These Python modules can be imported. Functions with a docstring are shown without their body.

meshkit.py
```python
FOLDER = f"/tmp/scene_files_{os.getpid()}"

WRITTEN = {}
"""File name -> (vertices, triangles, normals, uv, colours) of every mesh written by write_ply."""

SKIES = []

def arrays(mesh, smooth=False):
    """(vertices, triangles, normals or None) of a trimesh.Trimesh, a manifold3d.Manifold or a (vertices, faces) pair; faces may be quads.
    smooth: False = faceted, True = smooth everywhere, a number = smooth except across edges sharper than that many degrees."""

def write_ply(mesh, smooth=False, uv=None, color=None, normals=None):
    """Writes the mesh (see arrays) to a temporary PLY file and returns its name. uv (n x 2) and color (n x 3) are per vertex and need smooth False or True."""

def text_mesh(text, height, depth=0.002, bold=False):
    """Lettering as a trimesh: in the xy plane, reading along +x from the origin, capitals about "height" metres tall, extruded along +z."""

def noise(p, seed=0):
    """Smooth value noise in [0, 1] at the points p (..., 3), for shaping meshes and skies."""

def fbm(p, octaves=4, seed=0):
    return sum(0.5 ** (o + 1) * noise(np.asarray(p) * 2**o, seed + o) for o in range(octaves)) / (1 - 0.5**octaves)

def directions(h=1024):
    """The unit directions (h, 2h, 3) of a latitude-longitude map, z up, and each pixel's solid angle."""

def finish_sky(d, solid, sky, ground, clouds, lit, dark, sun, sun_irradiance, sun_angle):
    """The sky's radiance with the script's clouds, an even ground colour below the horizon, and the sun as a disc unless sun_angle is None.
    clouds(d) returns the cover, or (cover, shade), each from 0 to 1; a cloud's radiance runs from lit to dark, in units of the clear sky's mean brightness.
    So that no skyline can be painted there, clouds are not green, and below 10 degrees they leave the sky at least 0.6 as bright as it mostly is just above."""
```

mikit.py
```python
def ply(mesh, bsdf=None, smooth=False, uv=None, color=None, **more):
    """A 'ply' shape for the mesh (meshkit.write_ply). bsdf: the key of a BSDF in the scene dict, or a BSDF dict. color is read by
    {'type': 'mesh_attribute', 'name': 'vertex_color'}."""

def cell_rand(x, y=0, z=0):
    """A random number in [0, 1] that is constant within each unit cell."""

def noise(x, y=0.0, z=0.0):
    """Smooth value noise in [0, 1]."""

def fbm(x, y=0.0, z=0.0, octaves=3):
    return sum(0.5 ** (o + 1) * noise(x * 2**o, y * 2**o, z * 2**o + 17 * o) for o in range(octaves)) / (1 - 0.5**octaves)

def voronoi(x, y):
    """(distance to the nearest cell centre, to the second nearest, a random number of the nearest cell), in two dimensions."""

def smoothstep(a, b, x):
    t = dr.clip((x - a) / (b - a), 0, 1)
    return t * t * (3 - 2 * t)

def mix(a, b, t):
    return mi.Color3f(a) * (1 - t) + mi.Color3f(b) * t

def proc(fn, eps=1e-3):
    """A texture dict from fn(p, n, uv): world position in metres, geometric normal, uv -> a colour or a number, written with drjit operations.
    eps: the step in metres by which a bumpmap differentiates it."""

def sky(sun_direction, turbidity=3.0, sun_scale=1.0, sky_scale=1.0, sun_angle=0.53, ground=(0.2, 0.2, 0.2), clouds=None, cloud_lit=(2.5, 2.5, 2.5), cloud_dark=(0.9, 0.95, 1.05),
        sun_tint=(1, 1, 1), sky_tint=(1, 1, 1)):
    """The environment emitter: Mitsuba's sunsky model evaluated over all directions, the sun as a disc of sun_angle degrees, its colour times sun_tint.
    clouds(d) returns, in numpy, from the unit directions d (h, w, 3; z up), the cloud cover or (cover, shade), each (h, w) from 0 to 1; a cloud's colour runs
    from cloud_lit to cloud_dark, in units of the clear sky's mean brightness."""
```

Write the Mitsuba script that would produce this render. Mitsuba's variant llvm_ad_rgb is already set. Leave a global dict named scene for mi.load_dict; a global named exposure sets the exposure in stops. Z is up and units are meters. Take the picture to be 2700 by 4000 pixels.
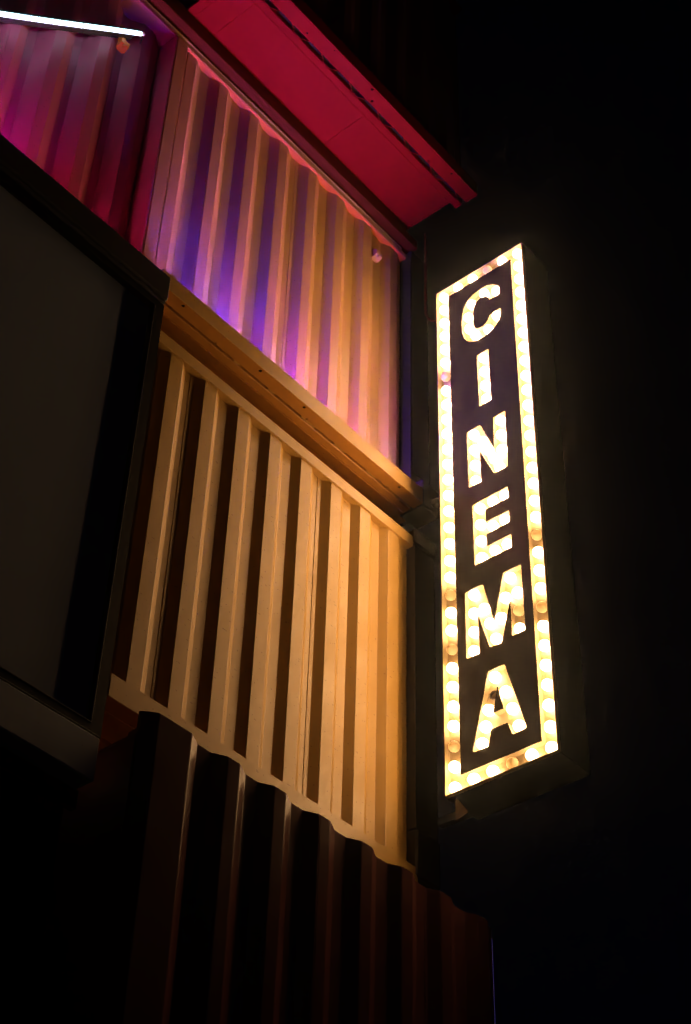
import math, random
import numpy as np, trimesh, manifold3d as m3
import mitsuba as mi, drjit as dr
import mikit, meshkit
from shapely.geometry import Polygon, Point, box as sbox
from shapely.ops import unary_union

scene, labels = {}, {}
random.seed(7)
RNG = np.random.default_rng(11)
T = mi.ScalarTransform4f

# ------------------------------------------------------------------ camera, sky, exposure
CAM = np.array([-4.10044, -4.9766, -4.49416])
RIGHT = np.array([0.64582222, -0.76308999, 0.02464405])
DOWN = np.array([0.5176607, 0.4139269, -0.74879364])
FWD = np.array([0.5611961, 0.49634483, 0.66234489])
scene['camera'] = {'type': 'perspective', 'fov': 23.8253, 'fov_axis': 'x', 'near_clip': 0.1, 'far_clip': 2000.0,
                   'to_world': T().look_at(origin=CAM.tolist(), target=(CAM + FWD).tolist(), up=(-DOWN).tolist())}
exposure = 2.0
scene['sky'] = mikit.sky((0.3, -0.6, 0.35), turbidity=3, sun_scale=0.0, sky_scale=0.0016, sky_tint=(0.5, 0.55, 1.3))

WARM = np.array([1.0, 0.57, 0.25])
BULB = 7.5            # radiance of a lit marquee bulb
NEON = np.array([0.46, 0.80, 0.90]) * 0.62

# ------------------------------------------------------------------ materials
def proc_paint(base, var=0.06, rough=0.42, dirt=0.0, bump=0.0003, spec=0.5, metallic=0.0, freq=1.0):
    b = np.array(base, float)
    def col(p, n, uv):
        a = mikit.fbm(p.x * 3.1 * freq, p.y * 3.1 * freq, p.z * 1.3 * freq, 4)
        s = mikit.fbm(p.x * 34 * freq, p.y * 34 * freq, p.z * 2.2 * freq, 3)          # vertical streaks
        k = (1 - var) + var * 2 * (0.8 * a + 0.2 * s)
        spots = mikit.smoothstep(0.80, 0.86, mikit.fbm(p.x * 55, p.y * 55, p.z * 55, 2))
        k = k * (1 - dirt * spots)
        return mi.Color3f(float(b[0]), float(b[1]), float(b[2])) * k
    def rgh(p, n, uv):
        return rough + 0.16 * (mikit.fbm(p.x * 5, p.y * 5, p.z * 5, 3) - 0.5)
    d = {'type': 'principled', 'base_color': mikit.proc(col), 'roughness': mikit.proc(rgh), 'specular': spec, 'metallic': metallic}
    if bump:
        def bmp(p, n, uv):
            return mikit.fbm(p.x * 9, p.y * 9, p.z * 4, 2) + 0.08 * mikit.fbm(p.x * 160, p.y * 160, p.z * 160, 2)
        d = {'type': 'bumpmap', 'arbitrary': mikit.proc(bmp, 2e-3), 'scale': bump, 'bsdf': d}
    return {'type': 'twosided', 'bsdf': d}
def plain(base, rough=0.4, metallic=0.0, spec=0.5, cc=0.0):
    return {'type': 'twosided', 'bsdf': {'type': 'principled', 'base_color': {'type': 'rgb', 'value': list(base)}, 'roughness': rough,
            'metallic': metallic, 'specular': spec, 'clearcoat': cc}}
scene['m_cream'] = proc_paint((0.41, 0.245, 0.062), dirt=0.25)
scene['m_red'] = proc_paint((0.44, 0.11, 0.17), dirt=0.2, spec=0.25)
scene['m_deepred'] = proc_paint((0.20, 0.005, 0.0035), var=0.18, rough=0.55, spec=0.05)
scene['m_black'] = proc_paint((0.20, 0.070, 0.066), var=0.2, rough=0.32, dirt=0.2, spec=0.12)
scene['m_blackmat'] = proc_paint((0.02, 0.02, 0.02), rough=0.6, bump=0, spec=0.15)
scene['m_frame'] = plain((0.008, 0.008, 0.008), 0.6, 0.0, 0.15)
scene['m_greybar'] = proc_paint((0.50, 0.60, 0.76), var=0.25, rough=0.55, dirt=0.3)
scene['m_panel'] = proc_paint((0.36, 0.45, 0.62), var=0.10, rough=0.7, bump=0)
scene['m_trim'] = plain((0.45, 0.43, 0.40), 0.3, 1.0)
scene['m_gloss'] = plain((0.010, 0.009, 0.007), 0.28, 0.0, 0.2)
scene['m_channel'] = plain((0.27, 0.215, 0.125), 0.45)
scene['m_socket'] = plain((0.05, 0.04, 0.035), 0.5)
scene['m_offbulb'] = {'type': 'principledthin', 'base_color': {'type': 'rgb', 'value': [0.86, 0.78, 0.60]}, 'roughness': 0.25, 'diff_trans': 1.2, 'spec_trans': 0.25, 'eta': 1.4}
scene['m_cable'] = plain((0.30, 0.20, 0.05), 0.45)
scene['m_dark'] = plain((0.03, 0.027, 0.025), 0.6)
scene['m_plastic'] = plain((0.7, 0.68, 0.64), 0.4)
scene['m_shelf'] = plain((0.60, 0.15, 0.018), 0.45)
scene['m_topbar'] = proc_paint((0.06, 0.06, 0.064), var=0.25, rough=0.55, spec=0.2, dirt=0.3)
scene['m_darkred'] = proc_paint((0.075, 0.016, 0.003), var=0.1, rough=0.5, spec=0.05)
scene['m_bracket'] = plain((0.08, 0.05, 0.02), 0.5)
scene['m_ochre'] = proc_paint((0.38, 0.165, 0.028), dirt=0.2)
scene['m_street'] = proc_paint((0.05, 0.05, 0.05), rough=0.8, bump=0)

# ------------------------------------------------------------------ helpers
def obj(key, mesh, bsdf, smooth=False, **more):
    k, n = key, 0
    while k in scene:
        n += 1; k = f'{key}_{n:03d}'
    scene[k] = mikit.ply(mesh, bsdf, smooth, **more)
    return k
def tag(key, label, cat=None, group=None, kind=None):
    d = {'label': label}
    if cat: d['category'] = cat
    if group: d['group'] = group
    if kind: d['kind'] = kind
    labels[key] = d
def bx(x0, x1, y0, y1, z0, z1, c=0.004):
    c = min(c, 0.45 * min(x1 - x0, y1 - y0, z1 - z0))
    P = []
    for sx in (0, 1):
        for sy in (0, 1):
            for sz in (0, 1):
                x, y, z = (x1 if sx else x0), (y1 if sy else y0), (z1 if sz else z0)
                ux, uy, uz = (-1 if sx else 1), (-1 if sy else 1), (-1 if sz else 1)
                P += [(x + ux * c, y + uy * c, z), (x + ux * c, y, z + uz * c), (x, y + uy * c, z + uz * c)]
    return trimesh.convex.convex_hull(np.array(P))
def cat(*ms): return trimesh.util.concatenate(list(ms))
def tube(pts, r, n=12):
    """a round bar along pts, capped"""
    pts = np.asarray(pts, float); out = []; prev = None
    t = np.gradient(pts, axis=0); t /= np.linalg.norm(t, axis=1, keepdims=True)
    ref = np.array([0.31, 0.53, 0.79]); ref /= np.linalg.norm(ref)
    rings = []
    for p, d in zip(pts, t):
        a = np.cross(d, ref); a /= np.linalg.norm(a); b = np.cross(d, a)
        ang = np.arange(n) / n * 2 * np.pi
        rings.append(p + r * (np.cos(ang)[:, None] * a + np.sin(ang)[:, None] * b))
    V = np.vstack(rings + [pts[:1], pts[-1:]]); F = []
    for k in range(len(pts) - 1):
        for i in range(n):
            j = (i + 1) % n
            F += [(k * n + i, k * n + j, (k + 1) * n + j), (k * n + i, (k + 1) * n + j, (k + 1) * n + i)]
    e = (len(pts) - 1) * n; c0, c1 = len(V) - 2, len(V) - 1
    for i in range(n):
        j = (i + 1) % n
        F += [(c0, j, i), (c1, e + i, e + j)]
    return trimesh.Trimesh(V, F, process=False)
def corr_profile(x_start, pitch, w1, r, d, y, x0, x1):
    """plan profile of a corrugated sheet: outer flat, slope in, inner flat, slope out"""
    w2 = pitch - w1 - 2 * r; pts = []
    k = math.floor((x0 - x_start) / pitch) - 1
    while x_start + k * pitch < x1 + pitch:
        a = x_start + k * pitch
        pts += [(a, y), (a + w1, y), (a + w1 + r, y + d), (a + w1 + r + w2, y + d)]
        k += 1
    pts = np.array(pts)
    xs = np.unique(np.concatenate([[x0, x1], pts[(pts[:, 0] > x0) & (pts[:, 0] < x1), 0]]))
    return np.stack([xs, np.interp(xs, pts[:, 0], pts[:, 1])], 1)
def round_profile(P, rad=0.008, n=3):
    """small bend radii where the sheet is pressed"""
    out = [P[0]]
    for a, b, c in zip(P[:-2], P[1:-1], P[2:]):
        u, v = a - b, c - b; lu, lv = np.linalg.norm(u), np.linalg.norm(v)
        q = min(rad, 0.4 * lu, 0.4 * lv); s, e = b + u / lu * q, b + v / lv * q
        for t in np.linspace(0, 1, n + 1): out.append((1 - t) ** 2 * s + 2 * t * (1 - t) * b + t * t * e)
    out.append(P[-1])
    return np.array(out)
def sheet(P, z0, z1, th=0.004, nz=24, wob=0.0007, seed=0):
    """a pressed steel sheet of plan profile P, closed, very slightly dented"""
    zs = np.linspace(z0, z1, nz); n = len(P)
    G = np.zeros((nz, n, 3)); G[:, :, 0] = P[:, 0]; G[:, :, 1] = P[:, 1]; G[:, :, 2] = zs[:, None]
    G[:, :, 1] += wob * 2 * (meshkit.fbm(G * np.array([4.0, 4.0, 1.8]), 3, seed) - 0.5)
    B = G + np.array([0, th, 0])
    V = np.vstack([G.reshape(-1, 3), B.reshape(-1, 3)]); o = nz * n; F = []
    for i in range(nz - 1):
        for j in range(n - 1):
            a, b, c, d = i * n + j, i * n + j + 1, (i + 1) * n + j + 1, (i + 1) * n + j
            F += [(a, b, c, d), (o + d, o + c, o + b, o + a)]
    for j in range(n - 1):
        F += [(o + j, o + j + 1, j + 1, j), ((nz - 1) * n + j, (nz - 1) * n + j + 1, o + (nz - 1) * n + j + 1, o + (nz - 1) * n + j)]
    for i in range(nz - 1):
        F += [(o + i * n, i * n, (i + 1) * n, o + (i + 1) * n), (i * n + n - 1, o + i * n + n - 1, o + (i + 1) * n + n - 1, (i + 1) * n + n - 1)]
    return (V, np.array(F))
def wall_sheets(root, P_args, seams, x0, x1, z0, z1, bsdf, seed, d, y, rad=0.004, part='corrugated_sheet'):
    """a wall of several sheets butted at the seams, each a part, with a weld bead in every joint"""
    xs = [x0] + list(seams) + [x1]
    for i in range(len(xs) - 1):
        P = round_profile(corr_profile(*P_args, xs[i] + (0.0015 if i else 0), xs[i + 1] - 0.0015), rad)
        obj(f'{root}__{part}', sheet(P, z0, z1, seed=seed + i), bsdf, 35)
    for i, s in enumerate(seams):
        yy = float(np.interp(s, *corr_profile(*P_args, s - 0.01, s + 0.01).T))
        z = np.arange(z0, z1, 0.012)
        pts = np.stack([s + 0.0016 * (meshkit.noise(np.stack([z * 30, z * 0, z * 0], 1), 3 + i) - 0.5), np.full_like(z, yy - 0.0004) + 0.001 * meshkit.noise(np.stack([z * 60, z * 0, z * 0], 1), 9 + i), z], 1)
        obj(f'{root}__weld_bead', tube(pts, 0.0032, 6), bsdf, True)
def plate_z(poly, z, th):
    """a horizontal plate (underside at z) cut from a shapely polygon in x, y"""
    m = trimesh.creation.extrude_polygon(poly, th, engine='earcut'); m.apply_translation((0, 0, z)); return m
def bottom_frame(root, x0, x1, yf, zb, zt, bsdf, holes, flange=0.093, slot=0.012, strip=0.056, bsdf2=None):
    """bottom rail: front face, lower flange with drain holes, a slot, an inner strip"""
    face = bx(x0, x1, yf, yf + 0.008, zb + 0.001, zt, 0.003)
    lip = bx(x0, x1, yf + 0.008, yf + 0.055, zt - 0.006, zt, 0.002)
    obj(f'{root}__bottom_rail', cat(face, lip), bsdf)
    pl = sbox(x0, yf + 0.0035, x1, yf + flange)
    for hx, hy, hr in holes: pl = pl.difference(Point(hx, hy).buffer(hr, 12))
    obj(f'{root}__rail_flange', plate_z(pl, zb, 0.006), bsdf2 or bsdf)
    y2 = yf + flange + slot
    obj(f'{root}__seal_strip', bx(x0 + 0.002, x1 - 0.002, yf + 0.010, y2 + 0.004, zb + 0.052, zb + 0.056, 0.001), 'm_frame')
    obj(f'{root}__inner_rail', bx(x0, x1, y2, y2 + strip, zb + 0.002, zb + 0.05, 0.004), bsdf2 or bsdf)
    return y2 + strip

# ------------------------------------------------------------------ the ground far below
g = trimesh.creation.box((80, 80, 0.2)); g.apply_translation((0, 0, -6.3))
obj('street', g, 'm_street'); tag('street', 'dark asphalt street below the containers', 'street', kind='structure')

# ------------------------------------------------------------------ cream container lit by the sign (middle level)
R = 'shipping_container'
tag(R, 'cream corrugated shipping container glowing orange beside the lit sign, between black container and upper one', 'shipping container')
Y = (-0.003, 0.278, 0.097, 0.0535, 0.036, 0.0)
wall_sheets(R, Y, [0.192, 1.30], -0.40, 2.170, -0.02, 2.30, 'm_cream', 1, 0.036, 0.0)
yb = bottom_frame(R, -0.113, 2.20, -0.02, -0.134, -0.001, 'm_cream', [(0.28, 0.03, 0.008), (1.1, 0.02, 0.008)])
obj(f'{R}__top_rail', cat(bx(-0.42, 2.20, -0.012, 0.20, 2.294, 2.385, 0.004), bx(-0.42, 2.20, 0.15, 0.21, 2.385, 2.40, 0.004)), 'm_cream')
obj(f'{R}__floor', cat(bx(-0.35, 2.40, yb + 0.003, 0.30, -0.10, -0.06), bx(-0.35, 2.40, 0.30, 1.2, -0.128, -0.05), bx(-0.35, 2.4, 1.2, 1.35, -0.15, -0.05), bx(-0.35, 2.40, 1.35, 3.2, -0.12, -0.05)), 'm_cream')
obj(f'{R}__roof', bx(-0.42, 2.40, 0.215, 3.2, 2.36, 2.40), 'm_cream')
obj(f'{R}__corner_post', cat(bx(2.174, 2.182, -0.028, 0.1, 0.24, 2.32, 0.002), bx(2.184, 2.395, -0.018, 0.15, 0.24, 2.32, 0.006)), 'm_dark')
obj(f'{R}__corner_casting', bx(2.178, 2.40, -0.03, 0.16, -0.06, 0.238, 0.012), 'm_dark')
obj(f'{R}__corner_casting', bx(2.178, 2.40, -0.03, 0.16, 2.322, 2.45, 0.012), 'm_dark')
obj(f'{R}__side_wall', bx(2.36, 2.398, 0.162, 3.2, -0.1, 2.39), 'm_dark')

# ------------------------------------------------------------------ cream container above it
R = 'shipping_container_001'
tag(R, 'cream container washed pink and blue, above the orange one and under the red overhang', 'shipping container')
U = (0.1944, 0.3137, 0.083, 0.0735, 0.036, 0.12)
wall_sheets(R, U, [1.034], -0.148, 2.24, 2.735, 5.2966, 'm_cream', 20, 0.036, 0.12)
yb = bottom_frame(R, -0.17, 2.262, -0.031, 2.715, 2.845, 'm_cream',
                  [(0.031, -0.006, 0.011), (0.364, 0.048, 0.008), (0.699, -0.004, 0.011), (1.101, -0.006, 0.011), (1.186, 0.048, 0.007), (1.993, 0.048, 0.007), (2.041, -0.004, 0.011)], flange=0.086, slot=0.020, bsdf2='m_ochre')
for a, b in ((0.538, 0.593), (0.843, 0.903), (1.154, 1.282), (1.469, 1.58), (1.788, 1.888)):
    obj(f'{R}__spacer_block', bx(a, b, 0.056, 0.074, 2.722, 2.74, 0.002), 'm_cream')
fold = trimesh.convex.convex_hull(np.array([(x, y, z) for x in (-0.17, 2.262) for y, z in ((yb + 0.003, 2.712), (yb + 0.09, 2.745), (yb + 0.09, 2.76), (yb + 0.003, 2.76))]))
obj(f'{R}__floor', cat(fold, bx(-0.40, 2.40, yb + 0.095, 3.2, 2.79, 2.83)), 'm_ochre')
obj(f'{R}__top_rail', bx(-0.250, 2.250, 0.100, 0.26, 5.301, 5.342, 0.004), 'm_cream')
obj(f'{R}__rail_underside', bx(-0.249, 2.248, 0.104, 0.26, 5.297, 5.3008, 0.001), 'm_shelf')
obj(f'{R}__header', bx(-0.25, 2.30, 0.150, 0.30, 5.346, 5.500, 0.004), 'm_darkred')
obj(f'{R}__corner_post', bx(-0.250, -0.152, 0.088, 0.25, 2.80, 5.2966, 0.006), 'm_cream')
obj(f'{R}__corner_post', cat(bx(2.245, 2.253, 0.06, 0.16, 2.846, 5.29, 0.002), bx(2.262, 2.46, 0.06, 0.2, 3.06, 5.38, 0.006)), 'm_frame')
obj(f'{R}__side_wall', bx(2.40, 2.44, 0.202, 3.2, 2.80, 5.39), 'm_dark')
obj(f'{R}__corner_casting', bx(2.267, 2.46, -0.02, 0.18, 2.72, 2.95, 0.012), 'm_dark')
def lashing_bracket(root, x, y, z, bsdf):
    """small folded steel bracket hanging in the wall recess"""
    back = bx(x - 0.028, x + 0.028, y - 0.012, y - 0.001, z - 0.16, z + 0.12, 0.002)
    P = [(x + sx, yy, zz) for sx in (-0.034, 0.034) for yy, zz in ((y - 0.012, z - 0.16), (y - 0.012, z - 0.05), (y - 0.062, z - 0.10), (y - 0.058, z - 0.135))]
    nub = trimesh.creation.cylinder(0.008, 0.012, 10); nub.apply_translation((x - 0.005, y - 0.05, z - 0.15))
    obj(root, cat(back, trimesh.convex.convex_hull(np.array(P)), nub), bsdf)
lashing_bracket(f'{R}__lashing_bracket', 1.92, 0.152, 5.16, 'm_cream')

# ------------------------------------------------------------------ electric conduit along the header
pts = [(x, 0.112 + 0.002 * math.sin(x * 7), 5.366 + 0.003 * math.sin(x * 3.1)) for x in np.linspace(-2.4, 2.19, 60)]
obj('conduit_pipe', tube(pts, 0.016, 12), 'm_cable', True)
tag('conduit_pipe', 'long ochre conduit pipe running along the top edge of the pink-lit container wall', 'pipe')

# ------------------------------------------------------------------ cable dropping from the overhang at the right
obj('power_cable', tube([(2.317 + 0.004 * math.sin(z * 5), -0.03, z) for z in np.linspace(5.56, 4.62, 24)] + [(2.33, -0.06, 4.55), (2.35, -0.14, 4.50), (2.36, -0.25, 4.48)], 0.009, 8), 'm_darkred', True)
tag('power_cable', 'thin dark red cable hanging from the overhang down to the sign', 'cable')

# ------------------------------------------------------------------ red container cantilevered on top
R = 'shipping_container_002'
tag(R, 'red container overhanging at the top, seen from below with its flat red floor', 'shipping container')
yb = bottom_frame(R, -2.0, 2.283, -0.565, 5.57, 5.72, 'm_deepred',
                  [(0.411, -0.483, 0.009), (0.639, -0.541, 0.006), (1.053, -0.541, 0.011), (1.127, -0.48, 0.010), (1.798, -0.472, 0.009), (2.0, -0.532, 0.010)], 0.111, 0.042, 0.056)
E3 = (0.496, 0.3105, 0.08, 0.087, 0.046, -0.463)
P = round_profile(corr_profile(*E3, -2.0, 2.28), 0.008)
obj(f'{R}__corrugated_sheet', sheet(P, 5.579, 8.2, nz=12, seed=40), 'm_black', 35)
obj(f'{R}__sheet_edge', sheet(P - np.array([0, 0.001]), 5.572, 5.5785, th=0.004, nz=2, wob=0), 'm_deepred')
sx = [-0.25, -0.178, 0.010, 1.19, 2.19]
for a, b in zip(sx[:-1], sx[1:]):
    obj(f'{R}__floor_panel', bx(a + 0.0006, b - 0.0006, yb + 0.002, 0.045, 5.576, 5.60, 0.0015), 'm_deepred')
obj(f'{R}__edge_beam', cat(bx(-2.6, 2.30, 0.030, 0.20, 5.40, 5.498, 0.006), bx(-2.6, 2.19, 0.046, 0.2, 5.51, 5.60, 0.004)), 'm_darkred')
obj(f'{R}__side_wall', bx(2.19, 2.23, -0.40, 3.2, 5.605, 8.2), 'm_deepred')
obj(f'{R}__roof', bx(-2.0, 2.28, -0.5, 3.2, 8.2, 8.25), 'm_deepred')

# ------------------------------------------------------------------ red container to the left (upper level)
R = 'shipping_container_003'
tag(R, 'red corrugated container at the upper left, behind the slanting white light tube', 'shipping container')
Lp = (-0.777, 0.323, 0.081, 0.092, 0.056, 0.20)
wall_sheets(R, Lp, [-1.40], -3.2, -0.268, 2.55, 5.298, 'm_red', 60, 0.056, 0.20)
obj(f'{R}__corner_post', bx(-0.265, -0.253, 0.090, 0.40, 2.60, 5.2966, 0.003), 'm_red')
obj(f'{R}__top_rail', bx(-3.2, -0.252, 0.100, 0.40, 5.301, 5.342, 0.004), 'm_red')
obj(f'{R}__header', bx(-3.2, -0.252, 0.150, 0.30, 5.346, 5.500, 0.004), 'm_darkred')
obj(f'{R}__bottom_rail', cat(bx(-3.2, -0.254, -0.02, 0.05, 2.40, 2.60, 0.004), bx(-3.2, -0.254, 0.05, 0.4, 2.40, 2.52, 0.004)), 'm_red')
lashing_bracket(f'{R}__lashing_bracket', -0.623, 0.20, 4.934, 'm_shelf')

# ------------------------------------------------------------------ slanting light tube on the red container
R = 'neon_tube'
tag(R, 'glowing white light tube slanting across the red corrugated wall', 'light tube')
a, b = np.array([-1.95, 0.10, 3.548]), np.array([-0.549, 0.10, 4.972])
d = (b - a) / np.linalg.norm(b - a); up = np.array([-d[2], 0, d[0]])
t = np.linspace(0, 1, 40)
ptsn = a + (b - a) * t[:, None] + up * (0.002 * np.sin(t * 9))[:, None]
obj(f'{R}__glass_tube', tube(ptsn, 0.017, 12), 'm_plastic', True, emitter={'type': 'area', 'radiance': {'type': 'rgb', 'value': NEON.tolist()}})
c = a + d * 0.69 + up * 0.0
Pb = []
for s in (a - d * 0.01, b + d * 0.012):
    for u in (0.019, 0.030):
        for yy in (-0.004, 0.100): Pb.append(s + up * u + np.array([0, yy, 0]))
obj(f'{R}__back_rail', trimesh.convex.convex_hull(np.array(Pb)), 'm_dark')
for f in (0.12, 0.42, 0.68):
    q = a + (b - a) * f
    ring = [q + 0.0195 * (math.cos(w) * up + math.sin(w) * np.array([0, 1, 0])) for w in np.linspace(0.3, 2 * math.pi - 1.2, 16)]
    obj(f'{R}__clip', tube(ring, 0.0022, 6), 'm_trim', True)
obj(f'{R}__end_cap', tube([b + d * 0.004, b + d * 0.03], 0.014, 10), 'm_plastic', 40)
obj(f'{R}__power_lead', tube([b + d * 0.03, b + d * 0.05 + np.array([0, 0.02, 0]), b + d * 0.075 + np.array([0.005, 0.07, -0.03])], 0.004, 6), 'm_dark', True)

# ------------------------------------------------------------------ LED bars on the ledge in front of the pink wall
def led_bar(x0, x1, y, z, rgb, label, w=0.02):
    k, n = 'led_bar', 0
    while k in labels: n += 1; k = f'led_bar_{n:03d}'
    tag(k, label, 'led light', 'led bars along the ledges')
    obj(f'{k}__housing', cat(bx(x0 - 0.01, x1 + 0.01, y - w / 2 - 0.004, y - w / 2, z, z + 0.03, 0.001), bx(x0 - 0.01, x1 + 0.01, y + w / 2, y + w / 2 + 0.004, z, z + 0.03, 0.001), bx(x0 - 0.01, x1 + 0.01, y - w / 2, y + w / 2, z, z + 0.006, 0.001)), 'm_dark')
    m = trimesh.Trimesh([(x0, y - w / 2 + 0.001, z + 0.022), (x1, y - w / 2 + 0.001, z + 0.022), (x1, y + w / 2 - 0.001, z + 0.022), (x0, y + w / 2 - 0.001, z + 0.022)], [(0, 1, 2), (0, 2, 3)], process=False)
    obj(f'{k}__lens', m, 'm_plastic', emitter={'type': 'area', 'radiance': {'type': 'rgb', 'value': list(rgb)}})
BLUE, MAG, PINK, REDL = np.array([0.05, 0.02, 1.6]), np.array([0.75, 0.02, 1.0]), np.array([1.0, 0.22, 1.5]), np.array([1.0, 0.02, 0.02])
led_bar(-0.10, 0.60, 0.055, 2.846, PINK * 1 + BLUE * 4, 'violet led bar hidden on the ledge below the pink wall, left end')
led_bar(0.65, 1.20, 0.055, 2.846, PINK * 3 + BLUE * 4, 'pink led bar hidden on the ledge below the middle of the pink wall')
led_bar(1.28, 2.04, 0.055, 2.846, PINK * 30, 'bright pink led bar hidden on the ledge below the pink wall, right end')
led_bar(-2.9, -0.62, 0.03, 2.605, MAG * 4 + REDL * 18, 'magenta led bar hidden behind the dark display, washing the red wall')
led_bar(2.10, 2.22, 0.055, 2.846, BLUE * 1.2, 'small blue led bar on the right tip of the ledge')
def flood(pos, aim, rgb, cutoff, beam, label, size=1.0):
    """small led flood: a housing on a yoke with a spot behind its front glass"""
    k, n = 'flood_light', 0
    while k in labels: n += 1; k = f'flood_light_{n:03d}'
    tag(k, label, 'flood light', 'small coloured flood lights')
    pos, aim = np.array(pos, float), np.array(aim, float)
    d = (aim - pos) / np.linalg.norm(aim - pos)
    M = trimesh.geometry.align_vectors([0, 0, 1], d); M[:3, 3] = pos
    h = trimesh.convex.convex_hull(np.array([(sx * w, sy * w * 0.7, z) for sx in (-1, 1) for sy in (-1, 1) for w, z in ((0.045, -0.012), (0.03, -0.05))]))
    rimm = trimesh.creation.annulus(0.030, 0.040, 0.006, sections=24); rimm.apply_translation((0, 0, -0.008))
    h.apply_scale(size); rimm.apply_scale(size); h.apply_transform(M); rimm.apply_transform(M)
    obj(f'{k}__housing', h, 'm_dark'); obj(f'{k}__bezel', rimm, 'm_trim', 40)
    foot = 2.260 if pos[2] < 2.6 else 2.846
    obj(f'{k}__yoke', cat(tube([pos - d * 0.03 * size, np.array([*(pos - d * 0.03 * size)[:2], foot + 0.003])], 0.005, 8), bx(pos[0] - 0.04 * size, pos[0] + 0.04 * size, pos[1] - 0.02 * size, pos[1] + 0.02 * size, foot, foot + 0.005, 0.001)), 'm_dark')
    scene[f'{k}__beam'] = {'type': 'spot', 'to_world': T().look_at(origin=(pos + d * 0.005).tolist(), target=aim.tolist(), up=[0.1, 0.2, 1]), 'intensity': {'type': 'rgb', 'value': list(rgb)}, 'cutoff_angle': cutoff, 'beam_width': beam}
for fx, fi, col, where in ((-0.145, 1.5, BLUE, 'at the left tip of the ledge'), (0.16, 1.3, BLUE, 'second from the left tip of the ledge'), (0.47, 1.0, BLUE + MAG * 0.04, 'third from the left tip of the ledge'),
                           (0.80, 0.7, BLUE * 0.7 + MAG * 0.3, 'fourth from the left tip of the ledge'), (1.12, 0.6, BLUE * 0.45 + MAG * 0.5, 'fifth from the left tip of the ledge')):
    flood((fx, -0.002, 2.866), (fx + 1.0, 0.10, 3.70), col * fi, 68, 40, 'small blue flood light aimed right, ' + where, 0.3)
for fx, fi, where in ((2.17, 3.6, 'at the right end of the ledge'), (1.30, 1.7, 'right of the middle of the ledge'), (0.64, 1.3, 'left of the middle of the ledge')):
    flood((fx, -0.002, 2.866), (fx - 1.0, 0.10, 3.85), PINK * fi, 50, 18, 'small pink flood light aimed left, ' + where, 0.3)
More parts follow.
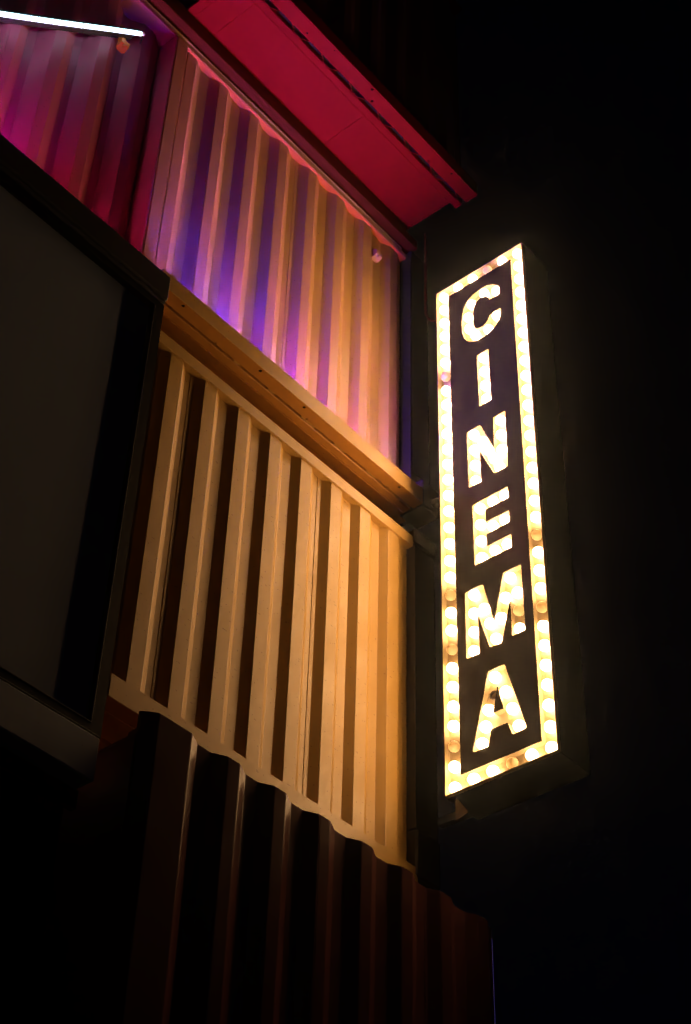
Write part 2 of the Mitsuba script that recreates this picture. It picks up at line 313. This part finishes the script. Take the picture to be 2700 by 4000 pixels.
flood((-0.70, -0.20, 2.335), (1.0, -0.42, 5.5), np.array([0.75, 0.01, 0.6]) * 0.45, 22, 14, 'magenta flood light on top of the dark display, aimed at the red overhang')
flood((-1.45, -0.20, 2.335), (-1.75, 0.2, 3.7), MAG * 0.9, 44, 20, 'violet flood light on top of the dark display, aimed at the red wall')

# ------------------------------------------------------------------ black corrugated container at the bottom
R = 'shipping_container_004'
tag(R, 'black corrugated container at the bottom with glossy ridges, below the orange one', 'shipping container')
Bp = (-0.130, 0.3065, 0.082, 0.070, 0.038, -0.55)
P = corr_profile(*Bp, 0.02, 2.105)
P = np.vstack([[(-0.312, -0.50), (-0.253, -0.55), (-0.048, -0.55)], P[P[:, 0] > -0.04]])
cut = [0.80, 1.62]
edges = [-9] + cut + [9]
for i in range(3):
    Q = P[(P[:, 0] > edges[i]) & (P[:, 0] < edges[i + 1])]
    def at(x): return (x, float(np.interp(x, P[:, 0], P[:, 1])))
    if i > 0: Q = np.vstack([[at(edges[i] + 0.0015)], Q])
    if i < 2: Q = np.vstack([Q, [at(edges[i + 1] - 0.0015)]])
    obj(f'{R}__corrugated_sheet', sheet(round_profile(Q, 0.010), -3.4, -0.53, th=0.012, nz=30, wob=0.0010, seed=80 + i), 'm_black', 35)
obj(f'{R}__top_flange', bx(-0.30, 2.09, -0.50, -0.42, -0.62, -0.60, 0.003), 'm_black')
obj(f'{R}__side_wall', cat(bx(-0.322, -0.306, -0.497, 4.5, -3.4, -0.66, 0.004), bx(-0.322, -0.24, -0.495, 4.5, -0.66, -0.64, 0.004)), 'm_black')
obj(f'{R}__roof', bx(-0.30, 2.08, -0.41, 4.5, -0.70, -0.66), 'm_black')
obj(f'{R}__end_post', bx(2.106, 2.128, -0.548, -0.45, -3.4, -0.555, 0.004), 'm_black')
obj(f'{R}__lower_deck', bx(-0.32, 2.12, -0.53, 4.5, -6.2, -3.41, 0.01), 'm_black')
tag('led_strip', 'dim blue light strip down the right corner of the black container', 'led light')
obj('led_strip', bx(2.130, 2.160, -0.53, -0.48, -3.2, -0.60, 0.002), 'm_plastic', emitter={'type': 'area', 'radiance': {'type': 'rgb', 'value': [0.0024, 0.0017, 0.0110]}})

# ------------------------------------------------------------------ dark display cabinet on the left
R = 'display_screen'
tag(R, 'large dark display screen in a black frame with grey bars at the left edge', 'display screen')
xr = -0.425
obj(f'{R}__bottom_bar', bx(-3.4, xr - 0.012, -0.415, -0.1, -0.912, -0.702, 0.006), 'm_greybar')
obj(f'{R}__top_bar', cat(bx(-3.4, xr + 0.012, -0.415, -0.1, 2.075, 2.258, 0.010), bx(-3.4, xr + 0.0, -0.408, -0.15, 2.040, 2.068, 0.006)), 'm_topbar')
fr = sbox(-3.4, -0.690, xr, 2.032).difference(sbox(-3.3, -0.640, xr - 0.062, 1.985))
m = trimesh.creation.extrude_polygon(fr, 0.30, engine='earcut'); m.apply_transform(np.array([[1, 0, 0, 0], [0, 0, -1, -0.10], [0, 1, 0, 0], [0, 0, 0, 1.0]]))
obj(f'{R}__frame', m, 'm_frame')
obj(f'{R}__panel', bx(-3.3, xr - 0.060, -0.362, -0.33, -0.645, 1.99, 0.002), 'm_panel')
xi = xr - 0.062
obj(f'{R}__trim', cat(bx(xi - 0.0025, xi + 0.0015, -0.403, -0.398, -0.642, 1.985, 0.0006), bx(-3.3, xi, -0.403, -0.398, -0.642, -0.638, 0.0006), bx(-3.3, xr - 0.01, -0.402, -0.398, -0.687, -0.683, 0.0006)), 'm_trim')
R = 'shipping_container_005'
tag(R, 'black container under the dark display screen in the lower left corner', 'shipping container')
obj(f'{R}__wall', bx(-3.4, -0.475, -0.30, 3.0, -6.2, -0.97, 0.01), 'm_blackmat')
obj(f'{R}__top_rail', bx(-3.4, -0.445, -0.34, -0.303, -1.02, -0.93, 0.006), 'm_blackmat')

# ------------------------------------------------------------------ the CINEMA sign
R = 'cinema_sign'
tag(R, 'tall vertical CINEMA marquee sign with glowing bulbs, projecting from the containers', 'sign')
XS, Y0, Y1, Z0, Z1 = 2.13, -0.269, -1.0235, 0.3186, 4.5068
PY0, PY1, PZ0, PZ1 = -0.379, -0.9185, 0.422, 4.406
DEP, BR = 0.044, 0.0345
GL = {
'C': [(-0.817, 4.160), (-0.812, 4.195), (-0.798, 4.223), (-0.762, 4.261), (-0.712, 4.286), (-0.655, 4.292), (-0.591, 4.280), (-0.538, 4.248), (-0.505, 4.195), (-0.488, 4.124), (-0.482, 4.053), (-0.483, 3.957), (-0.499, 3.886), (-0.526, 3.838), (-0.57, 3.800), (-0.62, 3.782), (-0.668, 3.783), (-0.720, 3.796), (-0.770, 3.826), (-0.805, 3.872), (-0.820, 3.945), (-0.816, 3.975), (-0.805, 3.980), (-0.722, 3.972), (-0.701, 3.930), (-0.663, 3.899), (-0.618, 3.904), (-0.596, 3.926), (-0.587, 3.979), (-0.585, 4.056), (-0.592, 4.130), (-0.615, 4.176), (-0.650, 4.190), (-0.695, 4.178), (-0.718, 4.150), (-0.725, 4.120), (-0.807, 4.117), (-0.816, 4.130)],
'I': [(-0.598, 3.642), (-0.603, 3.648), (-0.692, 3.648), (-0.699, 3.640), (-0.705, 3.162), (-0.700, 3.153), (-0.610, 3.152), (-0.603, 3.158)],
'N': [(-0.493, 2.973), (-0.5, 2.985), (-0.598, 2.988), (-0.612, 2.97), (-0.704, 2.721), (-0.707, 2.982), (-0.711, 2.991), (-0.798, 2.993), (-0.806, 2.986), (-0.805, 2.508), (-0.800, 2.503), (-0.703, 2.5), (-0.692, 2.511), (-0.596, 2.75), (-0.598, 2.497), (-0.594, 2.488), (-0.505, 2.492), (-0.497, 2.502)],
'E': [(-0.518, 2.327), (-0.525, 2.337), (-0.787, 2.341), (-0.795, 2.332), (-0.797, 2.248), (-0.791, 2.241), (-0.618, 2.241), (-0.620, 2.146), (-0.790, 2.144), (-0.794, 2.137), (-0.793, 2.054), (-0.787, 2.046), (-0.619, 2.041), (-0.620, 1.949), (-0.795, 1.951), (-0.800, 1.943), (-0.800, 1.849), (-0.795, 1.842), (-0.528, 1.841), (-0.521, 1.849)],
'M': [(-0.441, 1.665), (-0.448, 1.674), (-0.571, 1.675), (-0.580, 1.661), (-0.646, 1.365), (-0.723, 1.679), (-0.729, 1.686), (-0.852, 1.684), (-0.857, 1.675), (-0.859, 1.199), (-0.854, 1.193), (-0.770, 1.194), (-0.764, 1.204), (-0.764, 1.454), (-0.696, 1.188), (-0.690, 1.179), (-0.614, 1.187), (-0.603, 1.200), (-0.533, 1.459), (-0.537, 1.183), (-0.532, 1.176), (-0.447, 1.180), (-0.438, 1.193)],
'A': [(-0.583, 1.018), (-0.593, 1.029), (-0.697, 1.029), (-0.706, 1.020), (-0.831, 0.550), (-0.825, 0.541), (-0.742, 0.535), (-0.731, 0.545), (-0.704, 0.627), (-0.604, 0.629), (-0.594, 0.622), (-0.574, 0.532), (-0.566, 0.525), (-0.474, 0.527), (-0.462, 0.539)]}
AH = [(-0.648, 0.894), (-0.682, 0.735), (-0.614, 0.734)]
polys = {k: Polygon(v).buffer(0) for k, v in GL.items()}
polys['A'] = polys['A'].difference(Polygon(AH))
cuts = unary_union(list(polys.values()))
def along_x(poly, x0, x1):
    """a polygon in (y, z) extruded from x0 to x1"""
    out = []
    for gpoly in getattr(poly, 'geoms', [poly]):
        m = trimesh.creation.extrude_polygon(gpoly, x1 - x0, engine='earcut')
        m.apply_transform(np.array([[0, 0, 1, x0], [1, 0, 0, 0], [0, 1, 0, 0], [0, 0, 0, 1.0]])); out.append(m)
    return cat(*out)
inner = sbox(PY1, PZ0, PY0, PZ1); outer = sbox(Y1, Z0, Y0, Z1)
obj(f'{R}__face', along_x(inner.difference(cuts), XS, XS + 0.006), 'm_gloss')
# walls of the channels (letters and border), painted cream inside
rim = outer.difference(sbox(Y1 + 0.005, Z0 + 0.005, Y0 - 0.005, Z1 - 0.005))
obj(f'{R}__rim', along_x(rim, XS - 0.004, XS + DEP), 'm_channel')
obj(f'{R}__border_wall', along_x(inner.difference(inner.buffer(-0.004, join_style=2)), XS + 0.0062, XS + DEP), 'm_channel')
for k, pg in polys.items():
    obj(f'{R}__letter_{k.lower()}', along_x(pg.buffer(0.004, join_style=2).difference(pg), XS + 0.0062, XS + DEP), 'm_channel')
obj(f'{R}__back_plate', bx(XS + DEP, XS + DEP + 0.006, Y1 + 0.001, Y0 - 0.001, Z0 + 0.001, Z1 - 0.001, 0.001), 'm_channel')
obj(f'{R}__casing', cat(bx(XS + DEP + 0.007, XS + 0.30, Y1, Y0, Z0, Z1, 0.006), bx(XS + 0.02, XS + 0.30, Y1 - 0.004, Y1 - 0.0005, Z0 - 0.004, Z1 + 0.004, 0.001),
    bx(XS + 0.02, XS + 0.30, Y0 + 0.0005, Y0 + 0.004, Z0 - 0.004, Z1 + 0.004, 0.001), bx(XS + 0.02, XS + 0.30, Y1, Y0, Z0 - 0.004, Z0 - 0.0005, 0.001), bx(XS + 0.02, XS + 0.30, Y1, Y0, Z1 + 0.0005, Z1 + 0.004, 0.001)), 'm_gloss')
gus = trimesh.convex.convex_hull(np.array([(x, y, z) for x in (XS + 0.03, XS + 0.038) for y, z in ((-0.315, 0.30), (-0.313, 0.165), (-0.40, 0.19), (-0.33, 0.30))]))
obj(f'{R}__gusset', gus, 'm_bracket')
for z in (0.33, 2.77):
    obj(f'{R}__mounting_arm', bx(2.36, 2.41, Y0 + 0.005, -0.032 if z < 2.5 else 0.04, z, z + 0.05, 0.004), 'm_frame')
# bulbs
ball = trimesh.creation.icosphere(2, BR)
def bulb(y, z, on=True, dx=0.0):
    m = ball.copy(); m.apply_translation((XS + 0.012 + dx, y, z))
    k = f'{R}__bulb', 0
    if on:
        f = 0.85 + 0.3 * RNG.random()
        key = obj(f'{R}__bulb', m, 'm_plastic', True, emitter={'type': 'area', 'radiance': {'type': 'rgb', 'value': (WARM * BULB * f).tolist()}})
    else:
        key = obj(f'{R}__bulb', m, 'm_offbulb', True)
        labels[key] = {'label': 'unlit bulb between glowing ones'}
zl = np.linspace(4.44, 0.358, 31)
offl, offr = {6, 20, 23, 28}, {19, 23}
for i, z in enumerate(zl): bulb(-0.328, z + RNG.normal(0, 0.002), i not in offl)
for i, z in enumerate(zl): bulb(-0.974, z + RNG.normal(0, 0.002), i not in offr)
for zrow, off in ((4.452, 3), (0.366, 3)):
    for j in range(1, 5): bulb(-0.328 - j * 0.1292, zrow, j != off)
STROKES = [[(-0.779, 4.185), (-0.704, 4.238), (-0.618, 4.234), (-0.559, 4.191), (-0.535, 4.099), (-0.533, 3.999), (-0.55, 3.897), (-0.616, 3.840), (-0.694, 3.844), (-0.752, 3.884), (-0.772, 3.936)],
 [(-0.648, 3.6), (-0.653, 3.2)], [(-0.545, 2.535), (-0.543, 2.943)], [(-0.573, 2.938), (-0.731, 2.546)], [(-0.757, 2.556), (-0.755, 2.945)], [(-0.568, 1.89), (-0.568, 2.29)], [(-0.668, 2.292), (-0.757, 2.292)],
 [(-0.66, 2.094), (-0.750, 2.097)], [(-0.668, 1.895), (-0.758, 1.896)], [(-0.487, 1.225), (-0.500, 1.635)], [(-0.536, 1.624), (-0.646, 1.240)], [(-0.650, 1.240), (-0.764, 1.635)], [(-0.812, 1.632), (-0.812, 1.235)],
 [(-0.521, 0.572), (-0.625, 0.978)], [(-0.657, 0.977), (-0.771, 0.587)], [(-0.612, 0.682), (-0.68, 0.682)]]
placed = []
for s in STROKES:
    s = np.array(s); L = np.r_[0, np.cumsum(np.linalg.norm(np.diff(s, axis=0), axis=1))]
    n = max(2, int(round(L[-1] / 0.118)) + 1)
    for q in np.linspace(0, L[-1], n):
        y, z = np.interp(q, L, s[:, 0]), np.interp(q, L, s[:, 1])
        if all(math.hypot(y - a, z - b) > 0.075 for a, b in placed): placed.append((y, z))
for y, z in placed:
    if math.hypot(y + 0.59, z - 0.84) < 0.05:
        s_ = trimesh.creation.annulus(0.020, 0.028, 0.012, sections=24); s_.apply_transform(np.array([[0, 0, 1, XS + DEP - 0.007], [1, 0, 0, y], [0, 1, 0, z], [0, 0, 0, 1.0]]))
        k = obj(f'{R}__empty_socket', s_, 'm_socket', 40); labels[k] = {'label': 'empty bulb socket in the letter A'}
    else:
        bulb(y, z, not math.hypot(y + 0.812, z - 1.42) < 0.06, 0.004)

# ------------------------------------------------------------------ night air
scene['air'] = {'type': 'homogeneous', 'albedo': {'type': 'rgb', 'value': [0.72, 0.84, 0.99]}, 'sigma_t': 0.0016, 'phase': {'type': 'hg', 'g': 0.972}}
scene['haze'] = {'type': 'cube', 'to_world': T().translate([0, 0, 0.6]).scale([42, 42, 8.0]), 'bsdf': {'type': 'null'}, 'interior': {'type': 'ref', 'id': 'air'}}
labels['haze'] = {'label': 'faint misty night air glowing round the lit sign', 'category': 'haze', 'kind': 'stuff'}
scene['camera']['medium'] = {'type': 'ref', 'id': 'air'}
